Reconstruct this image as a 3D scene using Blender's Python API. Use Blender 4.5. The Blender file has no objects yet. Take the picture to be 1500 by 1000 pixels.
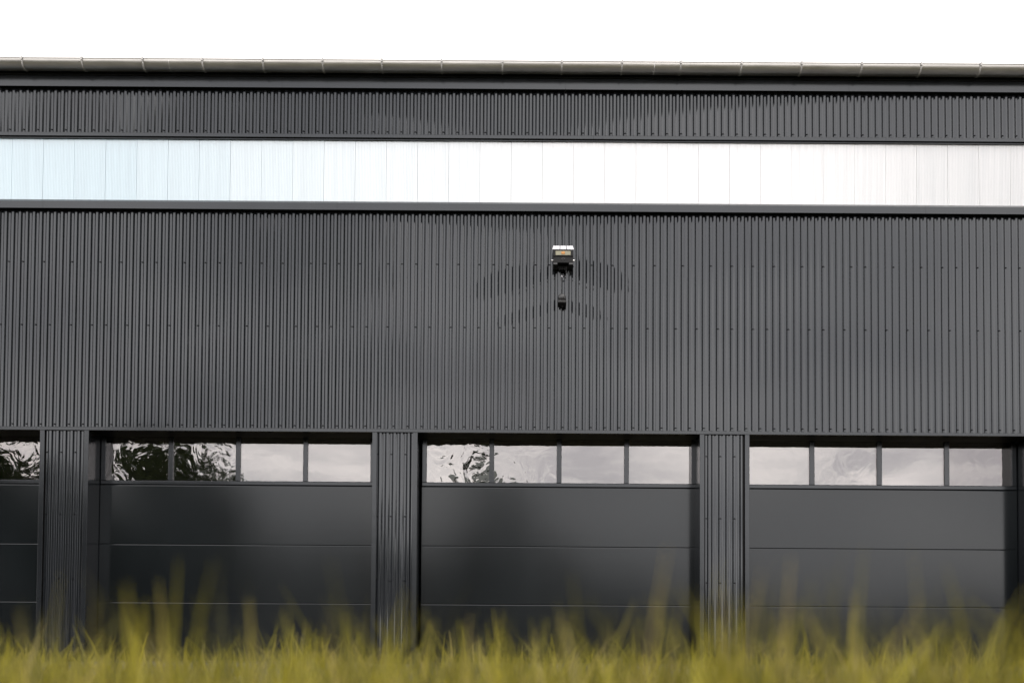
import bpy, bmesh, math, random
import numpy as np
from mathutils import Matrix, Vector

S = bpy.context.scene
COL = S.collection
random.seed(7)
rng = np.random.default_rng(11)

# ------------------------------------------------------------------ camera
CAM_D, CAM_H = 10.4, 0.20
cd = bpy.data.cameras.new('camera')
cam = bpy.data.objects.new('camera', cd)
COL.objects.link(cam)
cd.sensor_width = 36.0
cd.lens = 35.0
cd.shift_y = 0.2661
cd.clip_start = 0.05
cd.clip_end = 2000
cd.dof.use_dof = True
cd.dof.focus_distance = CAM_D
cd.dof.aperture_fstop = 1.8
cam.matrix_world = (Matrix.Translation((0, -CAM_D, CAM_H))
                    @ Matrix.Rotation(math.radians(91.8), 4, 'X')
                    @ Matrix.Rotation(0.0066, 4, 'Z'))
S.camera = cam

# ------------------------------------------------------------------ world: overcast sky
W = bpy.data.worlds.new('World')
S.world = W
W.use_nodes = True
nt = W.node_tree
nt.nodes.clear()


def N(tree, kind, **kw):
    n = tree.nodes.new(kind)
    for k, v in kw.items():
        if k in n.inputs:
            n.inputs[k].default_value = v
        else:
            setattr(n, k, v)
    return n


def L(tree, a, b):
    tree.links.new(a, b)


SKY_W = 19.98
SUN_EL, SUN_AZ = math.radians(60), math.radians(128)   # azimuth clockwise from +Y (the building's back)
sky = N(nt, 'ShaderNodeTexSky')
sky.sky_type = 'NISHITA'
sky.sun_disc = False
sky.sun_elevation = SUN_EL
sky.sun_rotation = SUN_AZ
sky.dust_density = 2.0
tc = N(nt, 'ShaderNodeTexCoord')
sep = N(nt, 'ShaderNodeSeparateXYZ')
L(nt, tc.outputs['Generated'], sep.inputs[0])
zz = N(nt, 'ShaderNodeMath', operation='ADD'); zz.inputs[1].default_value = 0.13
mx = N(nt, 'ShaderNodeMath', operation='MAXIMUM'); mx.inputs[1].default_value = 0.02
L(nt, sep.outputs[2], mx.inputs[0]); L(nt, mx.outputs[0], zz.inputs[0])
dx = N(nt, 'ShaderNodeMath', operation='DIVIDE'); L(nt, sep.outputs[0], dx.inputs[0]); L(nt, zz.outputs[0], dx.inputs[1])
dy = N(nt, 'ShaderNodeMath', operation='DIVIDE'); L(nt, sep.outputs[1], dy.inputs[0]); L(nt, zz.outputs[0], dy.inputs[1])
cmb = N(nt, 'ShaderNodeCombineXYZ'); L(nt, dx.outputs[0], cmb.inputs[0]); L(nt, dy.outputs[0], cmb.inputs[1])
cl = N(nt, 'ShaderNodeTexNoise', noise_dimensions='3D')
cl.inputs['Scale'].default_value = 1.6
cl.inputs['Detail'].default_value = 6.0
cl.inputs['Roughness'].default_value = 0.55
cl.inputs['Distortion'].default_value = 0.4
L(nt, cmb.outputs[0], cl.inputs['Vector'])
cr = N(nt, 'ShaderNodeValToRGB')
cr.color_ramp.elements[0].position = 0.38
cr.color_ramp.elements[0].color = (23.0, 22.3, 23.0, 1)
cr.color_ramp.elements[1].position = 0.64
cr.color_ramp.elements[1].color = (40.0, 38.2, 37.4, 1)
L(nt, cl.outputs['Fac'], cr.inputs['Fac'])
cov = N(nt, 'ShaderNodeMixRGB', blend_type='MIX')
thick = N(nt, 'ShaderNodeTexNoise', noise_dimensions='4D')
thick.inputs['W'].default_value = SKY_W
thick.inputs['Scale'].default_value = 0.55
thick.inputs['Detail'].default_value = 2.0
L(nt, cmb.outputs[0], thick.inputs['Vector'])
tm = N(nt, 'ShaderNodeMapRange')
tm.inputs['From Min'].default_value = 0.30; tm.inputs['From Max'].default_value = 0.43
tm.inputs['To Min'].default_value = 0.72; tm.inputs['To Max'].default_value = 0.97
L(nt, thick.outputs['Fac'], tm.inputs['Value'])
L(nt, tm.outputs[0], cov.inputs[0])
L(nt, sky.outputs[0], cov.inputs[1]); L(nt, cr.outputs[0], cov.inputs[2])
bg = N(nt, 'ShaderNodeBackground')
bg.inputs['Strength'].default_value = 0.10
L(nt, cov.outputs[0], bg.inputs['Color'])
wo = N(nt, 'ShaderNodeOutputWorld')
L(nt, bg.outputs[0], wo.inputs['Surface'])

# ------------------------------------------------------------------ sun (veiled by cloud)
sl = bpy.data.lights.new('sun', 'SUN')
sl.energy = 0.7
sl.angle = math.radians(30)
sl.color = (1.0, 0.95, 0.88)
so = bpy.data.objects.new('sun', sl)
COL.objects.link(so)
to_sun = Vector((math.sin(SUN_AZ) * math.cos(SUN_EL), math.cos(SUN_AZ) * math.cos(SUN_EL), math.sin(SUN_EL)))
so.rotation_euler = to_sun.to_track_quat('Z', 'Y').to_euler()
so.location = to_sun * 60

# ------------------------------------------------------------------ render settings
S.view_settings.view_transform = 'Standard'
S.view_settings.look = 'None'
S.view_settings.exposure = 0.0
S.view_settings.gamma = 1.0
S.view_settings.use_curve_mapping = False
S.render.engine = 'CYCLES'
S.cycles.use_denoising = True
S.cycles.max_bounces = 8
S.cycles.glossy_bounces = 5
S.cycles.transparent_max_bounces = 8
S.cycles.caustics_reflective = False
S.cycles.caustics_refractive = False


# ------------------------------------------------------------------ materials
def mat(name):
    m = bpy.data.materials.new(name)
    m.use_nodes = True
    t = m.node_tree
    return m, t, t.nodes['Principled BSDF']


def set_in(b, **kw):
    for k, v in kw.items():
        b.inputs[k.replace('_', ' ')].default_value = v


def paint(name, col, rough, bump=0.0, bscale=(1, 1, 1), rvar=0.06, spec=0.5, streak=False, tint=(1.0, 1.0, 1.0)):
    m, t, b = mat(name)
    set_in(b, Roughness=rough)
    b.inputs['Specular IOR Level'].default_value = spec
    b.inputs['Specular Tint'].default_value = tint + (1,)
    g = N(t, 'ShaderNodeNewGeometry')
    mp = N(t, 'ShaderNodeMapping'); mp.inputs['Scale'].default_value = (5.0, 5.0, 0.22) if streak else (0.9, 0.9, 0.35)
    L(t, g.outputs['Position'], mp.inputs['Vector'])
    n = N(t, 'ShaderNodeTexNoise'); n.inputs['Scale'].default_value = 2.3; n.inputs['Detail'].default_value = 6
    L(t, mp.outputs[0], n.inputs['Vector'])
    r = N(t, 'ShaderNodeValToRGB')
    r.color_ramp.elements[0].position = 0.3
    r.color_ramp.elements[1].position = 0.75
    r.color_ramp.elements[0].color = tuple(c * 0.82 for c in col) + (1,)
    r.color_ramp.elements[1].color = tuple(c * 1.22 for c in col) + (1,)
    L(t, n.outputs['Fac'], r.inputs['Fac'])
    L(t, r.outputs[0], b.inputs['Base Color'])
    rr = N(t, 'ShaderNodeMapRange')
    rr.inputs['To Min'].default_value = rough - rvar
    rr.inputs['To Max'].default_value = rough + rvar
    L(t, n.outputs['Fac'], rr.inputs['Value'])
    L(t, rr.outputs[0], b.inputs['Roughness'])
    if bump:
        mp2 = N(t, 'ShaderNodeMapping'); mp2.inputs['Scale'].default_value = bscale
        L(t, g.outputs['Position'], mp2.inputs['Vector'])
        n2 = N(t, 'ShaderNodeTexNoise'); n2.inputs['Scale'].default_value = 1.0; n2.inputs['Detail'].default_value = 3
        L(t, mp2.outputs[0], n2.inputs['Vector'])
        bp = N(t, 'ShaderNodeBump')
        bp.inputs['Strength'].default_value = 1.0
        bp.inputs['Distance'].default_value = bump
        L(t, n2.outputs['Fac'], bp.inputs['Height'])
        L(t, bp.outputs[0], b.inputs['Normal'])
    return m


M = {}
M['clad'] = paint('anthracite_sheet_paint', (0.011, 0.0125, 0.0145), 0.085, 0.0009, (9, 9, 0.8), 0.03, spec=0.56, streak=True, tint=(0.93, 0.97, 1.0))
M['trim'] = paint('anthracite_trim_paint', (0.011, 0.0125, 0.0145), 0.18, 0.0010, (1.5, 3, 6), 0.05, spec=0.52, tint=(0.93, 0.97, 1.0))
M['door'] = paint('anthracite_door_paint', (0.0055, 0.0072, 0.0082), 0.155, 0.00012, (0.8, 3, 30), 0.02, spec=0.43, tint=(0.955, 0.985, 1.0))
M['black'] = paint('black_painted_metal', (0.006, 0.006, 0.006), 0.4, spec=0.16)
M['blackplastic'] = paint('black_plastic', (0.010, 0.010, 0.010), 0.42)
M['darkgrey'] = paint('dark_grey_plastic', (0.03, 0.03, 0.03), 0.38)
M['rubber'] = paint('black_cable_rubber', (0.008, 0.008, 0.008), 0.5)
M['screw'] = paint('dark_screw_head', (0.004, 0.004, 0.004), 0.6, spec=0.1)
M['whiteplastic'] = paint('white_opal_plastic', (0.62, 0.62, 0.64), 0.25)
M['steel'] = paint('bright_steel', (0.6, 0.6, 0.6), 0.25)
M['steel'].node_tree.nodes['Principled BSDF'].inputs['Metallic'].default_value = 0.9

# weathered zinc
m, t, b = mat('weathered_zinc')
set_in(b, Metallic=0.82, Roughness=0.36)
g = N(t, 'ShaderNodeNewGeometry')
mp = N(t, 'ShaderNodeMapping'); mp.inputs['Scale'].default_value = (1.5, 9, 9)
L(t, g.outputs['Position'], mp.inputs['Vector'])
n = N(t, 'ShaderNodeTexNoise'); n.inputs['Scale'].default_value = 1.6; n.inputs['Detail'].default_value = 8; n.inputs['Roughness'].default_value = 0.65
L(t, mp.outputs[0], n.inputs['Vector'])
r = N(t, 'ShaderNodeValToRGB')
r.color_ramp.elements[0].position = 0.32; r.color_ramp.elements[0].color = (0.36, 0.35, 0.325, 1)
r.color_ramp.elements[1].position = 0.72; r.color_ramp.elements[1].color = (0.52, 0.505, 0.47, 1)
L(t, n.outputs['Fac'], r.inputs['Fac']); L(t, r.outputs[0], b.inputs['Base Color'])
rr = N(t, 'ShaderNodeMapRange'); rr.inputs['To Min'].default_value = 0.28; rr.inputs['To Max'].default_value = 0.42
L(t, n.outputs['Fac'], rr.inputs['Value']); L(t, rr.outputs[0], b.inputs['Roughness'])
M['zinc'] = m
M['strap'] = paint('pale_zinc_strap', (0.46, 0.45, 0.43), 0.45)

# translucent multiwall sheet: opal, glossy, fluted
m, t, b = mat('opal_multiwall_sheet')
set_in(b, Roughness=0.28)
b.inputs['Specular IOR Level'].default_value = 1.0
b.inputs['IOR'].default_value = 1.9
g = N(t, 'ShaderNodeNewGeometry')
oi = N(t, 'ShaderNodeObjectInfo')
mp = N(t, 'ShaderNodeMapping'); mp.inputs['Scale'].default_value = (26, 1, 0.7)
L(t, g.outputs['Position'], mp.inputs['Vector'])
n = N(t, 'ShaderNodeTexNoise'); n.inputs['Scale'].default_value = 1.0; n.inputs['Detail'].default_value = 5
L(t, mp.outputs[0], n.inputs['Vector'])
r = N(t, 'ShaderNodeValToRGB')
r.color_ramp.elements[0].position = 0.25; r.color_ramp.elements[0].color = (0.54, 0.555, 0.56, 1)
r.color_ramp.elements[1].position = 0.62; r.color_ramp.elements[1].color = (0.64, 0.645, 0.645, 1)
L(t, n.outputs['Fac'], r.inputs['Fac'])
ta = N(t, 'ShaderNodeAttribute'); ta.attribute_type = 'OBJECT'; ta.attribute_name = 'painted_light_tint'
tmix = N(t, 'ShaderNodeMixRGB', blend_type='MULTIPLY'); tmix.inputs[2].default_value = (0.44, 0.64, 0.73, 1)  # bluish light fall-off painted into the panel colour
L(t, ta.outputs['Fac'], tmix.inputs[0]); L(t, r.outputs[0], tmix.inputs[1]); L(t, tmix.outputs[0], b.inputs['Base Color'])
M['opal'] = m


# glazing: front sheet mirrors and lets through, back sheet mirrors on black; both out of true
def pane_height(t, warp_mul, pillow):
    tcn = N(t, 'ShaderNodeTexCoord')
    at = N(t, 'ShaderNodeAttribute'); at.attribute_type = 'OBJECT'; at.attribute_name = 'warp'
    sd = N(t, 'ShaderNodeAttribute'); sd.attribute_type = 'OBJECT'; sd.attribute_name = 'seed'
    n1 = N(t, 'ShaderNodeTexNoise', noise_dimensions='4D')
    n1.inputs['Scale'].default_value = 4.2; n1.inputs['Detail'].default_value = 1.7; n1.inputs['Roughness'].default_value = 0.5
    n1.inputs['Distortion'].default_value = 1.5
    L(t, tcn.outputs['Object'], n1.inputs['Vector']); L(t, sd.outputs['Fac'], n1.inputs['W'])
    a = N(t, 'ShaderNodeMath', operation='MULTIPLY'); L(t, n1.outputs['Fac'], a.inputs[0]); L(t, at.outputs['Fac'], a.inputs[1])
    a2 = N(t, 'ShaderNodeMath', operation='MULTIPLY'); L(t, a.outputs[0], a2.inputs[0]); a2.inputs[1].default_value = warp_mul
    # pillow bulge
    sx = N(t, 'ShaderNodeSeparateXYZ'); L(t, tcn.outputs['Object'], sx.inputs[0])
    xx = N(t, 'ShaderNodeMath', operation='MULTIPLY'); L(t, sx.outputs[0], xx.inputs[0]); L(t, sx.outputs[0], xx.inputs[1])
    zz_ = N(t, 'ShaderNodeMath', operation='MULTIPLY'); L(t, sx.outputs[2], zz_.inputs[0]); L(t, sx.outputs[2], zz_.inputs[1])
    z3 = N(t, 'ShaderNodeMath', operation='MULTIPLY'); L(t, zz_.outputs[0], z3.inputs[0]); z3.inputs[1].default_value = 2.2
    sm = N(t, 'ShaderNodeMath', operation='ADD'); L(t, xx.outputs[0], sm.inputs[0]); L(t, z3.outputs[0], sm.inputs[1])
    pm = N(t, 'ShaderNodeMath', operation='MULTIPLY'); L(t, sm.outputs[0], pm.inputs[0]); pm.inputs[1].default_value = pillow
    tot = N(t, 'ShaderNodeMath', operation='ADD'); L(t, a2.outputs[0], tot.inputs[0]); L(t, pm.outputs[0], tot.inputs[1])
    bp = N(t, 'ShaderNodeBump'); bp.inputs['Strength'].default_value = 1.0; bp.inputs['Distance'].default_value = 1.0
    L(t, tot.outputs[0], bp.inputs['Height'])
    return bp.outputs[0]


m = bpy.data.materials.new('glazing_front'); m.use_nodes = True; t = m.node_tree; t.nodes.clear()
nb = pane_height(t, 1.0, -0.004)
fr = N(t, 'ShaderNodeFresnel'); fr.inputs['IOR'].default_value = 2.3
L(t, nb, fr.inputs['Normal'])
gl = N(t, 'ShaderNodeBsdfGlossy'); gl.inputs['Roughness'].default_value = 0.0; gl.inputs['Color'].default_value = (1, 0.955, 0.945, 1)
L(t, nb, gl.inputs['Normal'])
tr = N(t, 'ShaderNodeBsdfTransparent'); tr.inputs['Color'].default_value = (0.92, 0.94, 0.92, 1)
mixn = N(t, 'ShaderNodeMixShader'); L(t, fr.outputs[0], mixn.inputs[0]); L(t, tr.outputs[0], mixn.inputs[1]); L(t, gl.outputs[0], mixn.inputs[2])
o = N(t, 'ShaderNodeOutputMaterial'); L(t, mixn.outputs[0], o.inputs[0])
M['glass_front'] = m
m = bpy.data.materials.new('glazing_back'); m.use_nodes = True; t = m.node_tree; t.nodes.clear()
nb = pane_height(t, 0.85, 0.010)
fr = N(t, 'ShaderNodeFresnel'); fr.inputs['IOR'].default_value = 1.75
L(t, nb, fr.inputs['Normal'])
gl = N(t, 'ShaderNodeBsdfGlossy'); gl.inputs['Roughness'].default_value = 0.0
L(t, nb, gl.inputs['Normal'])
df = N(t, 'ShaderNodeBsdfDiffuse'); df.inputs['Color'].default_value = (0.004, 0.004, 0.004, 1)
mixn = N(t, 'ShaderNodeMixShader'); L(t, fr.outputs[0], mixn.inputs[0]); L(t, df.outputs[0], mixn.inputs[1]); L(t, gl.outputs[0], mixn.inputs[2])
o = N(t, 'ShaderNodeOutputMaterial'); L(t, mixn.outputs[0], o.inputs[0])
M['glass_back'] = m

# floodlight lens with its phosphor
m, t, b = mat('floodlight_reflector')
set_in(b, Base_Color=(0.20, 0.19, 0.125, 1), Roughness=0.45, Metallic=0.1); M['reflector'] = m
m, t, b = mat('led_phosphor')
set_in(b, Base_Color=(0.45, 0.19, 0.03, 1), Roughness=0.5); M['phosphor'] = m
m, t, b = mat('emblem_print')
set_in(b, Base_Color=(0.09, 0.09, 0.09, 1), Roughness=0.4); M['emblem'] = m


def ground_mat(name, c1, c2, scale, rough, bump):
    m, t, b = mat(name)
    g = N(t, 'ShaderNodeNewGeometry')
    n = N(t, 'ShaderNodeTexNoise'); n.inputs['Scale'].default_value = scale; n.inputs['Detail'].default_value = 9; n.inputs['Roughness'].default_value = 0.7
    L(t, g.outputs['Position'], n.inputs['Vector'])
    r = N(t, 'ShaderNodeValToRGB')
    r.color_ramp.elements[0].position = 0.35; r.color_ramp.elements[0].color = c1 + (1,)
    r.color_ramp.elements[1].position = 0.68; r.color_ramp.elements[1].color = c2 + (1,)
    L(t, n.outputs['Fac'], r.inputs['Fac']); L(t, r.outputs[0], b.inputs['Base Color'])
    set_in(b, Roughness=rough)
    bp = N(t, 'ShaderNodeBump'); bp.inputs['Distance'].default_value = bump
    L(t, n.outputs['Fac'], bp.inputs['Height']); L(t, bp.outputs[0], b.inputs['Normal'])
    return m


M['soil'] = ground_mat('meadow_soil', (0.035, 0.030, 0.012), (0.075, 0.066, 0.022), 3.0, 0.95, 0.02)
M['asphalt'] = ground_mat('yard_asphalt', (0.035, 0.035, 0.036), (0.065, 0.064, 0.062), 12.0, 0.85, 0.004)
M['bark'] = ground_mat('tree_bark', (0.05, 0.04, 0.03), (0.11, 0.09, 0.07), 9.0, 0.9, 0.02)


def leafy(name, lo, hi, transl=0.35, rough=0.55):
    m = bpy.data.materials.new(name); m.use_nodes = True
    t = m.node_tree; t.nodes.clear()
    at = N(t, 'ShaderNodeAttribute'); at.attribute_name = 'tone'
    r = N(t, 'ShaderNodeValToRGB')
    els = r.color_ramp.elements
    els[0].position = 0.0; els[0].color = lo[0] + (1,)
    els[1].position = 1.0; els[1].color = hi[-1] + (1,)
    allc = lo + hi
    for i, c in enumerate(allc[1:-1]):
        e = els.new((i + 1) / (len(allc) - 1)); e.color = c + (1,)
    L(t, at.outputs['Fac'], r.inputs['Fac'])
    p = N(t, 'ShaderNodeBsdfPrincipled'); p.inputs['Roughness'].default_value = rough
    p.inputs['Specular IOR Level'].default_value = 0.3
    L(t, r.outputs[0], p.inputs['Base Color'])
    tl = N(t, 'ShaderNodeBsdfTranslucent'); L(t, r.outputs[0], tl.inputs['Color'])
    mixn = N(t, 'ShaderNodeMixShader'); mixn.inputs[0].default_value = transl
    L(t, p.outputs[0], mixn.inputs[1]); L(t, tl.outputs[0], mixn.inputs[2])
    o = N(t, 'ShaderNodeOutputMaterial'); L(t, mixn.outputs[0], o.inputs[0])
    return m


M['grass'] = leafy('meadow_grass', [(0.045, 0.036, 0.012), (0.085, 0.080, 0.012), (0.160, 0.145, 0.014)],
                   [(0.31, 0.27, 0.020), (0.36, 0.29, 0.10)], 0.4, 0.5)
M['leaf'] = leafy('tree_leaves', [(0.020, 0.030, 0.010), (0.035, 0.050, 0.014)], [(0.055, 0.075, 0.020)], 0.3, 0.5)


# ------------------------------------------------------------------ object helpers
def link(name, me, parent=None, loc=None):
    o = bpy.data.objects.new(name, me)
    COL.objects.link(o)
    if loc is not None:
        o.location = loc
    if parent is not None:
        o.parent = parent
    return o


def tag(o, label, cat, group=None, kind=None):
    o['label'] = label
    o['category'] = cat
    if group:
        o['group'] = group
    if kind:
        o['kind'] = kind
    return o


class MB:
    """collects vertices and faces for one mesh"""

    def __init__(self):
        self.v, self.f, self.n, self.m = [], [], None, []

    def quad(self, pts, mi=0):
        i = len(self.v)
        self.v += [tuple(p) for p in pts]
        self.f.append(tuple(range(i, i + len(pts)))); self.m.append(mi)

    def box(self, x0, x1, y0, y1, z0, z1, mi=0):
        i = len(self.v)
        self.v += [(x0, y0, z0), (x1, y0, z0), (x1, y1, z0), (x0, y1, z0), (x0, y0, z1), (x1, y0, z1), (x1, y1, z1), (x0, y1, z1)]
        for q in ((0, 3, 2, 1), (4, 5, 6, 7), (0, 1, 5, 4), (1, 2, 6, 5), (2, 3, 7, 6), (3, 0, 4, 7)):
            self.f.append(tuple(i + k for k in q)); self.m.append(mi)

    def prism_x(self, prof, x0, x1, mi=0):
        """closed (y,z) outline swept along x"""
        k = len(prof); i = len(self.v)
        self.v += [(x0, y, z) for y, z in prof] + [(x1, y, z) for y, z in prof]
        for a in range(k):
            c = (a + 1) % k
            self.f.append((i + a, i + c, i + k + c, i + k + a)); self.m.append(mi)
        self.f.append(tuple(i + a for a in reversed(range(k)))); self.m.append(mi)
        self.f.append(tuple(i + k + a for a in range(k))); self.m.append(mi)

    def tube(self, pts, r, sides=8, mi=0, cap=True):
        pts = [Vector(p) for p in pts]
        rs = r if isinstance(r, (list, tuple)) else [r] * len(pts)
        base = len(self.v)
        for j, p in enumerate(pts):
            d = (pts[min(j + 1, len(pts) - 1)] - pts[max(j - 1, 0)]).normalized()
            u = d.cross(Vector((0, 0, 1)) if abs(d.z) < 0.9 else Vector((1, 0, 0))).normalized()
            w = d.cross(u)
            for k in range(sides):
                a = 2 * math.pi * k / sides
                self.v.append(tuple(p + (u * math.cos(a) + w * math.sin(a)) * rs[j]))
        for j in range(len(pts) - 1):
            for k in range(sides):
                a, c = base + j * sides + k, base + j * sides + (k + 1) % sides
                self.f.append((a, c, c + sides, a + sides)); self.m.append(mi)
        if cap:
            self.f.append(tuple(base + k for k in reversed(range(sides)))); self.m.append(mi)
            e = base + (len(pts) - 1) * sides
            self.f.append(tuple(e + k for k in range(sides))); self.m.append(mi)

    def mesh(self, name, mats, smooth=False, bevel=0.0, sharp=35):
        me = bpy.data.meshes.new(name)
        me.from_pydata(self.v, [], self.f)
        for mm in (mats if isinstance(mats, (list, tuple)) else [mats]):
            me.materials.append(mm)
        me.polygons.foreach_set('material_index', self.m)
        bm = bmesh.new(); bm.from_mesh(me)
        bmesh.ops.recalc_face_normals(bm, faces=bm.faces)
        if bevel:
            es = [e for e in bm.edges if len(e.link_faces) == 2 and e.calc_face_angle(0) > 0.5]
            bmesh.ops.bevel(bm, geom=es, offset=bevel, segments=2, affect='EDGES', profile=0.6, clamp_overlap=True)
        bm.to_mesh(me); bm.free()
        if smooth:
            me.shade_smooth()
            me.set_sharp_from_angle(angle=math.radians(sharp))
        me.update()
        return me

    def obj(self, name, mats, parent=None, loc=None, **kw):
        return link(name, self.mesh(name, mats, **kw), parent, loc)


# ------------------------------------------------------------------ ground
g = MB(); g.quad([(-900, -900, -0.03), (900, -900, -0.03), (900, 900, -0.03), (-900, 900, -0.03)])
o = g.obj('ground', M['soil']); o['kind'] = 'structure'
g = MB(); g.box(-30, 30, -5.2, 0.9, -0.12, 0.0)
o = g.obj('yard', M['asphalt']); o['kind'] = 'structure'

# ------------------------------------------------------------------ the hall
HALL = bpy.data.objects.new('storage_hall', None)
COL.objects.link(HALL)
tag(HALL, 'dark anthracite corrugated metal hall with sectional garage doors and translucent window band', 'building')

PITCH = 0.0743
DEPTH = 0.0150


def rib_profile(nrib, x0, crest=0.0215, valley=0.0188, r=0.006, phase=0.0):
    """rounded trapezoid: points (x,y) with exact normals; crest at y=0, valley at y=DEPTH"""
    fl = (PITCH - crest - valley) / 2
    pl = []
    x = x0 + phase
    pl.append((x - valley / 2, DEPTH))
    for i in range(nrib):
        pl += [(x + valley / 2, DEPTH), (x + valley / 2 + fl, 0), (x + valley / 2 + fl + crest, 0), (x + valley / 2 + 2 * fl + crest, DEPTH)]
        x += PITCH
    pl.append((x + valley / 2, DEPTH))
    pts, nor = [], []
    P = [Vector(p) for p in pl]

    def segn(a, b):
        d = (b - a).normalized()
        return Vector((d.y, -d.x))          # faces -y for +x runs
    pts.append(P[0]); nor.append(segn(P[0], P[1]))
    for i in range(1, len(P) - 1):
        a, c, e = P[i - 1], P[i], P[i + 1]
        d1, d2 = (c - a).normalized(), (e - c).normalized()
        ang = math.acos(max(-1, min(1, d1.dot(d2))))
        if ang < 1e-4:
            continue
        tl = r * math.tan(ang / 2)
        n1, n2 = segn(a, c), segn(c, e)
        s, f_ = c - d1 * tl, c + d2 * tl
        crs = d1.x * d2.y - d1.y * d2.x
        cen = s + (n1 if crs < 0 else -n1) * (-r if crs < 0 else -r) if False else None
        for k in range(5):
            q = k / 4
            # quadratic blend of tangent points, normals slerped
            p = s * (1 - q) ** 2 + c * 2 * q * (1 - q) + f_ * q ** 2
            nn = (n1 * (1 - q) + n2 * q).normalized()
            pts.append(p); nor.append(nn)
    pts.append(P[-1]); nor.append(segn(P[-2], P[-1]))
    return pts, nor


def corr_sheet(nrib, x0, z0, z1, yoff=0.0, name='cladding_sheet'):
    pts, nor = rib_profile(nrib, x0)
    k = len(pts)
    v, f, nn = [], [], []
    for z in (z0, z1):
        for p, q in zip(pts, nor):
            v.append((p.x, p.y + yoff, z)); nn.append((q.x, q.y, 0))
    for i in range(k - 1):
        f.append((i, i + 1, k + i + 1, k + i))
    me = bpy.data.meshes.new(name)
    me.from_pydata(v, [], f)
    me.materials.append(M['clad'])
    me.shade_smooth()
    me.normals_split_custom_set_from_vertices(nn)
    return me


X0, X1 = -8.47, 9.47
Z_LIN_B, Z_LIN_T = 2.430, 2.466
Z_SILL_B, Z_SILL_T = 4.772, 4.881
Z_POLY_T = 5.546
Z_BAND_B, Z_BAND_T = 5.563, 5.603
Z_FAS_B, Z_FAS_T = 6.080, 6.200
RIBS = 14
SHEET = RIBS * PITCH

nsh = int(math.ceil((X1 - X0) / SHEET))
xs = [X0 + i * SHEET for i in range(nsh)]
lower = corr_sheet(RIBS, 0, Z_LIN_T - 0.004, Z_SILL_B + 0.06)
upper = corr_sheet(RIBS, 0, Z_BAND_T - 0.004, Z_FAS_B + 0.06)
# sheets overlap by one valley flat, each second one a hair behind
for i, x in enumerate(xs):
    link('cladding_sheet', lower, HALL, (x, 0.0007 * (i % 2), 0))
for i, x in enumerate(xs):
    link('cladding_sheet', upper, HALL, (x - 0.021, 0.0007 * (i % 2), 0))
XE = xs[-1] + SHEET

# backing walls behind the cladding (dark insulated core), sides, back and roof
g = MB()
g.box(X0, XE, 0.030, 0.20, Z_LIN_B, Z_SILL_B + 0.05)
g.box(X0, XE, 0.060, 0.20, Z_SILL_B + 0.05, Z_BAND_B)
g.box(X0, XE, 0.030, 0.20, Z_BAND_B, Z_FAS_T - 0.02)
g.obj('wall_core', M['black'], HALL)
g = MB()
g.box(X0 - 0.06, X0, 0.03, 12, 0, 6.17)
g.box(XE, XE + 0.06, 0.03, 12, 0, 6.17)
g.box(X0 - 0.06, XE + 0.06, 12, 12.1, 0, 6.17)
g.obj('end_wall', M['trim'], HALL)
g = MB()
g.prism_x([(-0.043, 6.303), (-0.043, 6.318), (6.0, 6.95), (12.2, 6.318), (12.2, 6.20), (6.0, 6.90)], X0 - 0.1, XE + 0.1)
g.obj('roof', M['trim'], HALL)

# horizontal flashings, in lengths
def run(name, prof, x0, x1, length, material, bevel=0.0):
    x = x0
    while x < x1 - 1e-6:
        e = min(x + length, x1)
        g = MB(); g.prism_x(prof, x, e - 0.0015)
        g.obj(name, material, HALL, bevel=bevel)
        x = e


run('lintel_flashing', [(-0.016, Z_LIN_B), (-0.016, Z_LIN_T - 0.008), (-0.010, Z_LIN_T - 0.002), (0.035, Z_LIN_T + 0.012), (0.035, Z_LIN_B + 0.0015), (-0.012, Z_LIN_B)], X0, XE, 3.465, M['trim'])
run('sill_flashing', [(-0.050, Z_SILL_B), (-0.050, Z_SILL_T - 0.035), (-0.020, Z_SILL_T - 0.006), (0.055, Z_SILL_T), (0.055, Z_SILL_B + 0.05), (-0.046, Z_SILL_B + 0.004), (-0.046, Z_SILL_B)], X0 + 0.4, XE, 3.1, M['trim'])
run('band_flashing', [(-0.018, Z_BAND_B), (-0.018, Z_BAND_T - 0.006), (-0.012, Z_BAND_T), (0.035, Z_BAND_T + 0.010), (0.035, Z_BAND_B + 0.004), (-0.014, Z_BAND_B)], X0, XE, 3.1, M['trim'])
run('glazing_rail', [(0.002, Z_POLY_T), (0.002, Z_POLY_T + 0.022), (0.034, Z_POLY_T + 0.022), (0.034, Z_POLY_T)], X0, XE, 3.1, M['trim'])
run('fascia', [(-0.045, Z_FAS_B), (-0.045, 6.30), (0.03, 6.30), (0.03, Z_FAS_B + 0.03), (-0.040, Z_FAS_B + 0.004)], X0, XE, 3.0, M['trim'])

run('fascia_trim', [(-0.056, Z_FAS_T - 0.004), (-0.057, Z_FAS_T + 0.004), (-0.0455, Z_FAS_T + 0.008), (-0.0455, Z_FAS_T - 0.004)], X0, XE, 3.0, M['trim'])

# translucent multiwall panels
PW = 0.3314


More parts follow.
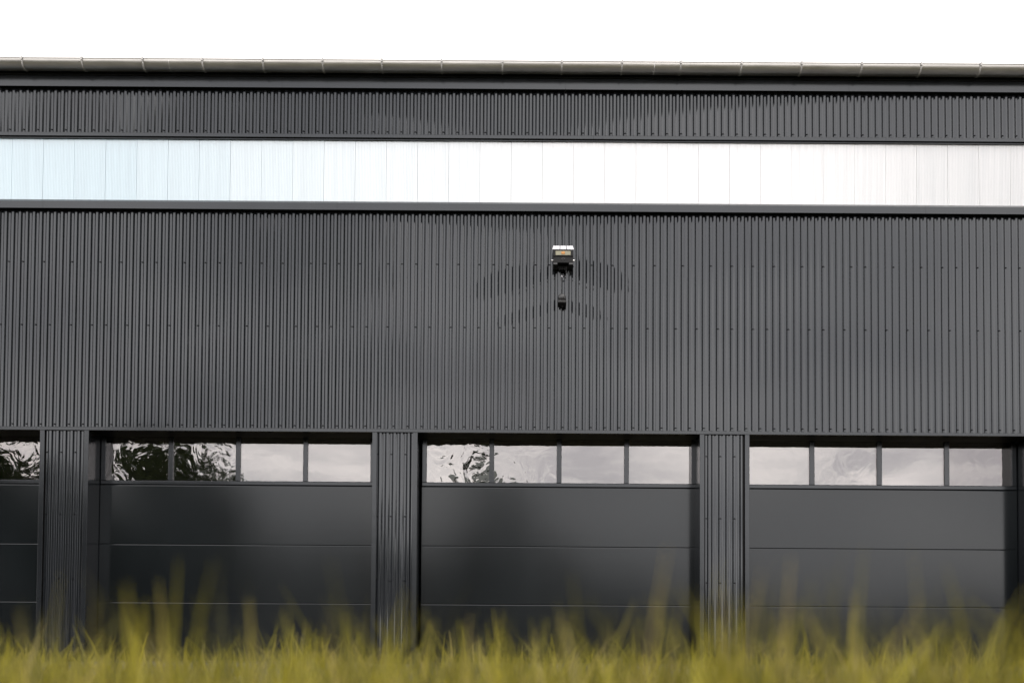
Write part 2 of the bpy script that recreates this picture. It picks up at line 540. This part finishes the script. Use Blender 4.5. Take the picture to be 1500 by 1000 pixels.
def panel_mesh():
    nfl = 20
    g = MB()
    w = PW - 0.0022
    for i in range(nfl):
        xa = -w / 2 + w * i / nfl; xb = xa + w / nfl
        xm = (xa + xb) / 2
        g.quad([(xa + 0.0006, 0.0012, 0), (xm, 0, 0), (xm, 0, 0.664), (xa + 0.0006, 0.0012, 0.664)])
        g.quad([(xm, 0, 0), (xb - 0.0006, 0.0012, 0), (xb - 0.0006, 0.0012, 0.664), (xm, 0, 0.664)])
        g.quad([(xb - 0.0006, 0.0012, 0), (xb + 0.0006, 0.0022, 0), (xb + 0.0006, 0.0022, 0.664), (xb - 0.0006, 0.0012, 0.664)])
    g.quad([(w / 2, 0.001, 0), (w / 2, 0.024, 0), (w / 2, 0.024, 0.664), (w / 2, 0.001, 0.664)])
    g.quad([(-w / 2, 0.001, 0), (-w / 2, 0.001, 0.664), (-w / 2, 0.024, 0.664), (-w / 2, 0.024, 0)])
    return g.mesh('translucent_panel', M['opal'])


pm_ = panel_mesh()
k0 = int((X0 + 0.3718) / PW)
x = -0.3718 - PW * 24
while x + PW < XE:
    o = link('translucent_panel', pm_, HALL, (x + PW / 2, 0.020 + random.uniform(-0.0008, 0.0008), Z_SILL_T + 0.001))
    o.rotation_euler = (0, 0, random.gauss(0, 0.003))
    o['painted_light_tint'] = min(1.0, max(0.0, (0.6 - x) / 5.2) + 0.10 * random.random()) if x < 0.6 else random.uniform(0.0, 0.05)  # painted light gradient, stronger to the left, plus random variation per panel
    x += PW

# gutter: half round zinc with front bead, in lengths, on strap brackets
GR, GY, GZ = 0.080, -0.128, 6.283


def gutter_mesh(x0, x1):
    g = MB()
    A = [math.pi + math.pi * i / 20 for i in range(21)]
    outer = [(GY + GR * math.cos(a), GZ + GR * math.sin(a)) for a in A]
    inner = [(GY + (GR - 0.002) * math.cos(a), GZ + (GR - 0.002) * math.sin(a)) for a in reversed(A)]
    prof = outer + [(GY + GR, GZ + 0.02), (GY + GR - 0.002, GZ + 0.02)] + inner
    g.prism_x(prof, x0, x1)
    bead = [(GY - GR + 0.004 + 0.009 * math.cos(a), GZ + 0.004 + 0.009 * math.sin(a)) for a in [2 * math.pi * i / 12 for i in range(12)]]
    g.prism_x(bead, x0, x1)
    return g.mesh('gutter', M['zinc'], smooth=True, sharp=30)


GUT = None
gx = [X0 - 0.08, -3.62, 1.45, 6.4, XE + 0.08]
gparts = []
for a, c in zip(gx[:-1], gx[1:]):
    gparts.append((a, c, link('gutter', gutter_mesh(a, c - 0.001), HALL)))
g = MB()
A = [math.pi - 0.10 + (math.pi + 0.12) * i / 18 for i in range(19)]
for a0, a1 in zip(A[:-1], A[1:]):
    pts = []
    for r_ in (GR + 0.0012, GR + 0.0048):
        for a in (a0, a1):
            pts.append((GY + r_ * math.cos(a), r_ * math.sin(a)))
    p = [pts[0], pts[1], pts[3], pts[2]]
    g.prism_x(p, -0.008, 0.008)
g.box(-0.009, 0.009, GY - GR - 0.012, GY - GR + 0.018, 0.010, 0.0155)
g.box(-0.009, 0.009, GY - GR - 0.0135, GY - GR - 0.0095, -0.018, 0.0155)
strap = g.mesh('gutter_bracket', M['strap'])
bx = -0.144 - 0.625 * 13
while bx < XE:
    if bx > X0:
        par = next(q for a, c, q in gparts if a <= bx < c)
        o = link('gutter_bracket', strap, par, (bx + random.uniform(-0.006, 0.006), 0, GZ))
        o.rotation_euler = (0, 0, random.gauss(0, 0.01))
    bx += 0.625

# columns between the doors
COLS = [(-8.43, -7.93), (-4.968, -4.457), (-1.478, -1.004), (1.961, 2.482), (5.450, 5.960), (8.92, 9.43)]
REC = 0.30                                             # door plane behind the facade
for (a, c) in COLS:
    nr = int((c - a - 0.09) / PITCH)
    w = nr * PITCH
    xa = (a + c) / 2 - w / 2 - 0.004
    link('cladding_sheet', corr_sheet(nr, 0, 0.0, Z_LIN_B - 0.006, 0.0), HALL, (xa + 0.0, 0, 0))
    for x_, sgn in ((a, 1), (c, -1)):
        g = MB()
        x_in = x_ + sgn * 0.048
        g.prism_x([(-0.010, 0.0), (-0.010, Z_LIN_B - 0.001), (-0.002, Z_LIN_B - 0.001), (-0.002, 0.0)], min(x_, x_in), max(x_, x_in))
        g.obj('corner_trim', M['trim'], HALL, bevel=0.002)
        g = MB()
        xr = x_ + sgn * 0.003
        g.box(min(x_, xr), max(x_, xr), -0.002, REC + 0.09, 0.0, Z_LIN_B - 0.001)
        g.obj('reveal_lining', M['trim'], HALL)
    g = MB(); g.box(a + 0.004, c - 0.004, 0.025, REC + 0.09, 0, Z_LIN_B - 0.002)
    g.obj('column_core', M['black'], HALL)

g = MB()
g.box(X0, XE, 0.036, REC + 0.1, Z_LIN_B + 0.002, Z_LIN_B + 0.02)
g.obj('soffit_panel', M['black'], HALL)
g = MB(); g.box(X0, XE, 0.05, REC + 0.10, -0.05, 0.012)
g.obj('threshold', M['asphalt'], HALL)

# screws
g = MB()


def screw(x, y, z, r=0.0078):
    i = len(g.v)
    for k in range(6):
        a = math.pi * k / 3
        g.v.append((x + r * math.cos(a), y, z + r * math.sin(a)))
    for k in range(6):
        a = math.pi * k / 3
        g.v.append((x + r * 0.75 * math.cos(a), y - 0.006, z + r * 0.75 * math.sin(a)))
    for k in range(6):
        g.f.append((i + k, i + (k + 1) % 6, i + 6 + (k + 1) % 6, i + 6 + k)); g.m.append(0)
    g.f.append(tuple(i + 6 + k for k in range(6))); g.m.append(0)


nv = int((XE - X0) / PITCH)
for i in range(0, nv, 2):
    vx = X0 + i * PITCH
    screw(vx - 0.021, DEPTH - 0.001, 5.642)
    screw(vx + PITCH, DEPTH - 0.001, Z_LIN_T + 0.032)
for z, ph in ((4.224, 0), (3.552, 1)):
    i = ph
    while i < nv:
        screw(X0 + i * PITCH, DEPTH - 0.001, z)
        i += random.choice((2, 3, 3, 4))
for (a, c) in COLS:
    nr = int((c - a - 0.09) / PITCH)
    xa = (a + c) / 2 - nr * PITCH / 2 - 0.004
    for z in (2.20, 1.545, 0.87, 0.25):
        for i in range(0, nr + 1, 2):
            screw(xa + i * PITCH, DEPTH - 0.001, z)
o = g.obj('fixing_screw', M['screw'], HALL); o['kind'] = 'stuff'

# ------------------------------------------------------------------ sectional garage doors
PANE_W, MULL = 0.675, 0.0533
DOORS = [(-7.866, (0.5, 0.9, 1.6, 2.2)), (-4.401, (2.6, 2.0, 0.22, 0.10)), (-0.931, (2.1, 0.85, 0.10, 0.16)), (2.531, (0.28, 0.55, 0.12, 0.30)), (6.0, (0.3, 0.3, 0.3, 0.3))]
LINES = [0.012, 0.640, 1.265, 1.905]
PZ0, PZ1 = 1.957, 2.46


def section_mesh(w, h):
    c = 0.012
    g = MB()
    g.prism_x([(0.003, 0.0025), (0, 0.0055), (0, h - 0.0095), (0.0022, h - 0.0025), (0.045, h - 0.002), (0.045, 0.002)], 0, w)
    return g.mesh('door_section', M['door'])


def pane_mesh():
    g = MB()
    w, h = PANE_W + 0.008, PZ1 - PZ0 + 0.01
    nx, nz = 1, 1
    g.quad([(-w / 2, 0, -h / 2), (w / 2, 0, -h / 2), (w / 2, 0, h / 2), (-w / 2, 0, h / 2)], 0)
    g.quad([(-w / 2, 0.018, -h / 2), (w / 2, 0.018, -h / 2), (w / 2, 0.018, h / 2), (-w / 2, 0.018, h / 2)], 1)
    me = bpy.data.meshes.new('window_pane')
    me.from_pydata(g.v, [], g.f)
    me.materials.append(M['glass_front']); me.materials.append(M['glass_back'])
    me.polygons.foreach_set('material_index', g.m)
    return me


PANE = pane_mesh()
span = 4 * PANE_W + 3 * MULL
DW = span + 0.10
secs = {}
for di, (px0, warps) in enumerate(DOORS):
    d = link('garage_door', None, HALL, (px0 - 0.05, REC, 0))
    for k in range(3):
        h = LINES[k + 1] - LINES[k]
        if k not in secs:
            secs[k] = section_mesh(DW, h)
        link('door_section', secs[k], d, (0, 0, LINES[k]))
    fr_ = MB()
    fr_.prism_x([(0.010, LINES[3] + 0.002), (0.0, LINES[3] + 0.010), (0.0, PZ0 - 0.006), (0.008, PZ0), (0.045, PZ0), (0.045, LINES[3] + 0.002)], 0, DW)
    fr_.box(0, 0.05, 0.0005, 0.045, PZ0 - 0.001, 2.5)
    fr_.box(DW - 0.05, DW, 0.0005, 0.045, PZ0 - 0.001, 2.5)
    for k in range(3):
        xm = 0.05 + (k + 1) * PANE_W + k * MULL
        fr_.box(xm, xm + MULL, 0.0005, 0.045, PZ0 - 0.001, 2.5)
    fr_.obj('glazing_frame', M['trim'], d, bevel=0.003)
    for k in range(4):
        p = link('window_pane', PANE, d, (0.05 + PANE_W / 2 + k * (PANE_W + MULL), 0.014, (PZ0 + PZ1) / 2))
        p['warp'] = warps[k] * 0.0021
        p['seed'] = float(di * 4 + k) * 2.37 + 6.1
        p.rotation_euler = (random.gauss(0, 0.002), 0, random.gauss(0, 0.003))
    sl_ = MB(); sl_.box(0, DW, 0.004, 0.03, -0.004, 0.012)
    sl_.obj('bottom_seal', M['rubber'], d)

# ------------------------------------------------------------------ floodlight
FL = bpy.data.objects.new('floodlight', None); COL.objects.link(FL)
FL.location = (0.509, -0.005, 4.166)
tag(FL, 'small black floodlight with white top edge mounted on the corrugated wall', 'floodlight')
BW = 0.104
g = MB()      # housing: deep wedge, front face tipped downwards
prof = [(-0.030, 0.035), (-0.060, 0.016), (-0.140, 0.022), (-0.118, 0.160), (-0.110, 0.172), (-0.060, 0.205), (-0.030, 0.190)]
g.prism_x(prof, -BW, BW)
g.obj('housing', M['black'], FL, bevel=0.004)


def face_pt(u, w, off=0.0):
    """u across, w 0..1 up the tipped front face, off outwards"""
    a, c = Vector((-0.140, 0.022)), Vector((-0.118, 0.160))
    d = c - a
    n_ = Vector((-d.y, d.x)).normalized()
    if n_.x > 0:
        n_ = -n_
    q = a + d * w + n_ * off
    return (u, q.x, q.y)


def face_plate(name, u0, u1, w0, w1, o0, o1, material):
    g = MB()
    v8 = [face_pt(u, w, o_) for o_ in (o0, o1) for (u, w) in ((u0, w0), (u1, w0), (u1, w1), (u0, w1))]
    i = 0
    g.v += v8
    for q in ((0, 3, 2, 1), (4, 5, 6, 7), (0, 1, 5, 4), (1, 2, 6, 5), (2, 3, 7, 6), (3, 0, 4, 7)):
        g.f.append(q); g.m.append(0)
    return g.obj(name, material, FL, bevel=0.0015)


face_plate('reflector', -0.080, 0.080, 0.60, 0.94, 0.001, 0.004, M['reflector'])
face_plate('led_chip', -0.018, 0.018, 0.68, 0.88, 0.0042, 0.008, M['phosphor'])
for u0, u1 in ((-0.104, -0.082), (0.082, 0.104)):
    face_plate('bezel', u0, u1, 0.50, 0.98, 0.0, 0.010, M['black'])
face_plate('bezel', -0.082, 0.082, 0.52, 0.58, 0.0, 0.009, M['black'])
# emblem: thin ring
g = MB()
rg = [face_pt(0.016 * math.cos(a), 0.30 + 0.075 * math.sin(a), 0.003) for a in [2 * math.pi * i / 16 for i in range(17)]]
g.tube(rg, 0.0022, 5, cap=False)
g.obj('emblem', M['emblem'], FL)
# white lens strip on top, three pieces, leaning back
for u0, u1 in ((-0.113, -0.037), (-0.030, 0.034), (0.041, 0.113)):
    g = MB()
    t0, t1 = 0.97, 0.89
    v = []
    for dz in (0.0, 0.010):
        for (u, y, z) in ((u0, -0.120, 0.170), (u1, -0.120, 0.170), (u1 * t1, -0.085, 0.222), (u0 * t1, -0.085, 0.222)):
            v.append((u, y + dz * 0.8, z - dz * 0.2))
    g.v += v
    for q in ((0, 3, 2, 1), (4, 5, 6, 7), (0, 1, 5, 4), (1, 2, 6, 5), (2, 3, 7, 6), (3, 0, 4, 7)):
        g.f.append(q); g.m.append(0)
    g.obj('lens_strip', M['whiteplastic'], FL)
g = MB()      # bracket: two grey feet and a yoke
for sgn in (-1, 1):
    x_ = sgn * 0.082
    g.box(x_ - 0.021, x_ + 0.021, -0.1425, 0.010, 0.002, 0.0205)
g.box(-0.104, 0.104, -0.004, 0.012, 0.010, 0.060)
g.obj('bracket', M['darkgrey'], FL, bevel=0.002)
for sgn in (-1, 1):
    g = MB(); g.tube([(sgn * 0.104, -0.075, 0.068), (sgn * 0.122, -0.075, 0.068)], [0.011, 0.008], 10)
    g.obj('side_knob', M['steel'], FL, smooth=True)
g = MB()
for j in range(5):
    u = -0.036 + j * 0.018
    g.box(u - 0.003, u + 0.003, -0.075, 0.0, -0.030, 0.022)
g.obj('cooling_fin', M['black'], FL, bevel=0.001)
g = MB()
g.tube([(0.030, -0.060, 0.025), (0.036, -0.062, -0.02), (0.036, -0.060, -0.055), (0.026, -0.056, -0.082), (0.008, -0.050, -0.092), (-0.004, -0.040, -0.084), (-0.006, -0.020, -0.070), (-0.006, 0.010, -0.066)], 0.0065, 8)
g.obj('power_cable', M['rubber'], FL, smooth=True)
g = MB(); g.tube([(0.002, -0.0505, -0.0925), (-0.010, -0.040, -0.085)], 0.0085, 8)
g.obj('cable_tag', M['whiteplastic'], FL, smooth=True)

# ------------------------------------------------------------------ motion sensor
MS = bpy.data.objects.new('motion_sensor', None); COL.objects.link(MS)
MS.location = (0.503, -0.002, 3.762)
MS.scale = (0.97, 0.9, 0.8)
tag(MS, 'small dark motion sensor with domed head on the wall below the floodlight', 'motion sensor')
g = MB(); g.box(-0.040, 0.040, -0.030, 0.010, 0.010, 0.120)
g.obj('back_box', M['blackplastic'], MS, bevel=0.006)
g = MB()
NU, NV_ = 18, 10
for j in range(NV_ + 1):
    ph = math.pi * j / NV_
    for i in range(NU):
        a = 2 * math.pi * i / NU
        sx_ = 0.043 * math.sin(ph) ** 0.7 * math.cos(a)
        g.v.append((sx_, -0.055 + 0.038 * math.sin(ph) ** 0.7 * math.sin(a), 0.115 + 0.046 * math.cos(ph)))
for j in range(NV_):
    for i in range(NU):
        g.f.append((j * NU + i, j * NU + (i + 1) % NU, (j + 1) * NU + (i + 1) % NU, (j + 1) * NU + i)); g.m.append(0)
g.obj('sensor_head', M['darkgrey'], MS, smooth=True, sharp=80)
g = MB()
g.prism_x([(-0.096, 0.036), (-0.100, 0.060), (-0.080, 0.074), (-0.020, 0.074), (-0.020, 0.036)], -0.046, 0.046)
g.obj('collar', M['darkgrey'], MS, bevel=0.004)
g = MB()
g.prism_x([(-0.094, 0.030), (-0.096, 0.0355), (-0.020, 0.0355), (-0.020, -0.004), (-0.055, -0.004)], -0.046, 0.046)
g.obj('sensor_lens', M['black'], MS, bevel=0.004)
g = MB(); g.tube([(0.006, -0.060, 0.0), (0.006, -0.060, -0.014)], [0.012, 0.009], 10)
g.obj('adjuster', M['black'], MS, smooth=True)


# ------------------------------------------------------------------ trees on the far side of the yard (mirrored in the panes)
def make_leaves(centers, radii, count, size, seed):
    r_ = np.random.default_rng(seed)
    C_ = np.array(centers); R_ = np.array(radii)
    w = R_ ** 2 / np.sum(R_ ** 2)
    idx = r_.choice(len(C_), count, p=w)
    d = r_.normal(size=(count, 3)); d /= np.linalg.norm(d, axis=1)[:, None]
    rad = R_[idx] * (0.55 + 0.5 * r_.random(count))
    P = C_[idx] + d * rad[:, None] * np.array([1, 1, 0.85])
    n_ = r_.normal(size=(count, 3)); n_ /= np.linalg.norm(n_, axis=1)[:, None]
    u = np.cross(n_, r_.normal(size=(count, 3))); u /= np.linalg.norm(u, axis=1)[:, None]
    v = np.cross(n_, u)
    s = size * (0.6 + 0.8 * r_.random(count))[:, None]
    V = np.stack([P - u * s, P - v * s * 0.5, P + u * s, P + v * s * 0.5], 1).reshape(-1, 3)
    tone = np.repeat(r_.random(count), 4)
    return V, tone


def leaf_mesh(name, V, tone):
    me = bpy.data.meshes.new(name)
    n_ = len(V) // 4
    me.vertices.add(len(V)); me.vertices.foreach_set('co', V.astype(np.float32).ravel())
    me.loops.add(len(V)); me.loops.foreach_set('vertex_index', np.arange(len(V), dtype=np.int32))
    me.polygons.add(n_); me.polygons.foreach_set('loop_start', np.arange(0, len(V), 4, dtype=np.int32))
    me.update(calc_edges=True)
    at = me.attributes.new('tone', 'FLOAT', 'POINT'); at.data.foreach_set('value', tone.astype(np.float32))
    me.materials.append(M['leaf'])
    return me


def tree(loc, h, rad, seed, label, leaves=6000, size=0.10, group='trees across the yard', thin=1.0):
    r_ = random.Random(seed)
    T = bpy.data.objects.new('tree', None); COL.objects.link(T); T.location = loc
    tag(T, label, 'tree', group)
    g = MB()
    lean = (r_.uniform(-.3, .3), r_.uniform(-.3, .3))
    tr_ = [(lean[0] * k * k, lean[1] * k * k, h * 0.9 * k) for k in (0, .15, .3, .5, .7, .85, 1)]
    g.tube(tr_, [0.035 * h * (1 - 0.9 * k) ** 1 * 0.8 + 0.01 for k in (0, .15, .3, .5, .7, .85, 1)], 9)
    cs, rs = [], []
    for j in range(26):
        k = r_.uniform(0.22, 0.98)
        a = r_.uniform(0, 6.28)
        prof = math.sin(math.pi * min(1, (k - 0.08) / 0.92)) ** 0.6 * rad
        q = prof * r_.uniform(0.35, 0.95)
        bse = (lean[0] * k * k, lean[1] * k * k, h * 0.85 * k * 0.9)
        end = (bse[0] + q * math.cos(a), bse[1] + q * math.sin(a), h * k)
        g.tube([bse, tuple((bse[i] + end[i]) / 2 + (0.1 if i == 2 else 0) for i in range(3)), end], [0.012 * h * (1.1 - k) * 0.6 + 0.01, 0.02, 0.008], 5)
        cs.append(end); rs.append(rad * r_.uniform(0.20, 0.36) * thin)
    g.obj('trunk', M['bark'], T, smooth=True)
    V, tone = make_leaves(cs, rs, leaves, size, seed)
    link('crown', leaf_mesh('crown', V, tone), T)
    return T


tree((-13.6, -12.6, 0), 5.0, 3.3, 3, 'broad leafy tree mirrored in the pane at the left edge of the photo', 15000, 0.11)
tree((-9.4, -13.6, 0), 4.7, 3.0, 5, 'leafy tree mirrored in the left two panes of the leftmost whole door', 15000, 0.11)
tree((-1.6, -44.0, 0), 10.8, 2.6, 12, 'slim tree mirrored in the left panes of the middle door', 11000, 0.24, thin=0.9)


def added_dark_tree(loc, h, rad, seed, label, leaves=18000):  # unseen tree, added so the left-hand rib flanks mirror something dark
    r_ = random.Random(seed)
    T = bpy.data.objects.new('tree', None); COL.objects.link(T); T.location = loc
    tag(T, label, 'tree', 'unseen trees added at the right to darken rib reflections')
    g = MB()
    g.tube([(0, 0, h * k) for k in (0, .3, .6, .95)], [0.30, 0.22, 0.12, 0.02], 9)
    cs, rs = [], []
    for j in range(60):
        k = r_.uniform(0.06, 0.97)
        a = r_.uniform(0, 6.28)
        q = rad * min(1.0, 6.0 * (1.03 - k)) * r_.uniform(0.1, 0.8)
        e = (q * math.cos(a), q * math.sin(a), h * k)
        if j % 2 == 0:
            g.tube([(0, 0, h * max(0.02, k - 0.08)), e], [0.05, 0.01], 5)
        cs.append(e); rs.append(rad * r_.uniform(0.3, 0.5))
    g.obj('trunk', M['bark'], T, smooth=True)
    V, tone = make_leaves(cs, rs, leaves, 0.28, seed)
    link('crown', leaf_mesh('crown', V, tone), T)


for k_, (px_, py_, ph_) in enumerate(((16.4, -6.6, 17.6), (16.8, -9.6, 18.2), (16.3, -12.4, 17.9), (17.4, -15.2, 18.3))):
    added_dark_tree((px_, py_, 0), ph_, 2.5, 40 + k_, ('first', 'second', 'third', 'fourth')[k_] + ' unseen tall tree from the wall, added to darken rib reflections', (6500, 16000, 18000, 18000)[k_])

# treeline far behind, tall at the left, sinking to the right
cs, rs = [], []
for x_ in np.arange(-90, 70, 1.6):
    top = 8.5 - 5.0 / (1 + math.exp(-(x_ - 8) / 7.0))
    top *= random.uniform(0.8, 1.12)
    for z in np.arange(1.0, top, 1.5):
        cs.append((x_ + random.uniform(-1, 1), -66 + random.uniform(-3, 3), z)); rs.append(random.uniform(1.2, 2.0))
V, tone = make_leaves(cs, rs, 42000, 0.34, 21)
o = link('treeline', leaf_mesh('treeline', V, tone))
tag(o, 'dark far treeline mirrored low in the glossy door sections', 'treeline', kind='stuff')

# ------------------------------------------------------------------ meadow grass
def grass():
    n_ = 19000
    # uniform over the strip in front of, beside and behind the lens
    y = -CAM_D + 0.88 + (5.2 - 0.95) * rng.random(n_) ** np.where(np.arange(n_) < 8000, 1.5, 0.9)
    x = rng.uniform(-1, 1, n_) * (0.95 + 0.75 * (y + CAM_D))
    dist = y + CAM_D
    # tussocks
    cl_ = rng.uniform(-3.5, 3.5, (260, 2)); cl_[:, 1] = -CAM_D + 0.6 + 4.4 * rng.random(260)
    d2 = np.full(n_, 9.0)
    for q in cl_:
        d2 = np.minimum(d2, (x - q[0]) ** 2 + (y - q[1]) ** 2)
    tuft = np.exp(-d2 / 0.010)
    h = rng.normal(0.168, 0.050, n_) + 0.105 * tuft * rng.random(n_) + 0.032 * np.sin(x * 5.3 + y * 2.0) + 0.022 * np.sin(x * 11.7 - y * 3.1 + 1.0)
    # a few tall stems and clumps
    tall = rng.random(n_) < 0.014
    h[tall] += rng.uniform(0.03, 0.10, tall.sum())
    for (ux, dd, amp, w) in ((-0.44, 1.1, 0.035, .13), (-0.30, 1.05, 0.05, .10), (0.40, 1.15, 0.11, .12), (0.30, 1.2, 0.10, .08), (0.10, 1.0, .03, .06), (-0.20, 1.2, .035, .08), (.46, 1.05, .02, .1)):
        k = np.exp(-(((x / dist - ux) / w) ** 2)) * np.exp(-((dist - dd) / 0.35) ** 2)
        h += amp * k * rng.random(n_) ** 1.5
    h = np.minimum(h, 0.25 + 0.07 * rng.random(n_) ** 2)
    h[8000:] = np.where(tall[8000:], h[8000:], np.minimum(h[8000:], 0.17 + 0.02 * rng.random(n_ - 8000)))
    h = np.clip(h, 0.06, 0.31)
    lean_a = rng.uniform(0, 2 * np.pi, n_)
    lean = np.abs(rng.normal(0.0, 0.42, n_)) + 0.05
    w0 = rng.uniform(0.0018, 0.0050, n_)
    seg = 5
    ts = np.linspace(0, 1, seg + 1)
    fa = rng.uniform(0, np.pi, n_)
    V = np.zeros((n_, (seg + 1) * 2, 3))
    for i, t_ in enumerate(ts):
        bend = lean * h * t_ ** 1.8
        cx = x + np.cos(lean_a) * bend; cy = y + np.sin(lean_a) * bend
        cz = -0.03 + (h + 0.03) * t_ * (1 - 0.18 * lean * t_)
        w = w0 * (1 - t_ ** 2 * 0.93)
        V[:, 2 * i] = np.stack([cx - np.cos(fa) * w, cy - np.sin(fa) * w, cz], 1)
        V[:, 2 * i + 1] = np.stack([cx + np.cos(fa) * w, cy + np.sin(fa) * w, cz], 1)
    nvb = (seg + 1) * 2
    base = (np.arange(n_) * nvb)[:, None, None]
    q = np.array([[2 * i, 2 * i + 1, 2 * i + 3, 2 * i + 2] for i in range(seg)])[None]
    F = (base + q).reshape(-1)
    me = bpy.data.meshes.new('grass')
    me.vertices.add(n_ * nvb); me.vertices.foreach_set('co', V.astype(np.float32).ravel())
    me.loops.add(len(F)); me.loops.foreach_set('vertex_index', F.astype(np.int32))
    me.polygons.add(n_ * seg); me.polygons.foreach_set('loop_start', np.arange(0, len(F), 4, dtype=np.int32))
    me.update(calc_edges=True)
    tone = np.clip(rng.normal(0.52, 0.25, n_) - 0.25 * (rng.random(n_) < 0.12) + 0.35 * (rng.random(n_) < 0.06), 0, 1)
    at = me.attributes.new('tone', 'FLOAT', 'POINT'); at.data.foreach_set('value', np.repeat(tone, nvb).astype(np.float32))
    me.materials.append(M['grass'])
    me.shade_smooth()
    return me


o = link('grass', grass())
tag(o, 'long yellow green meadow grass blurred in the foreground', 'grass', kind='stuff')
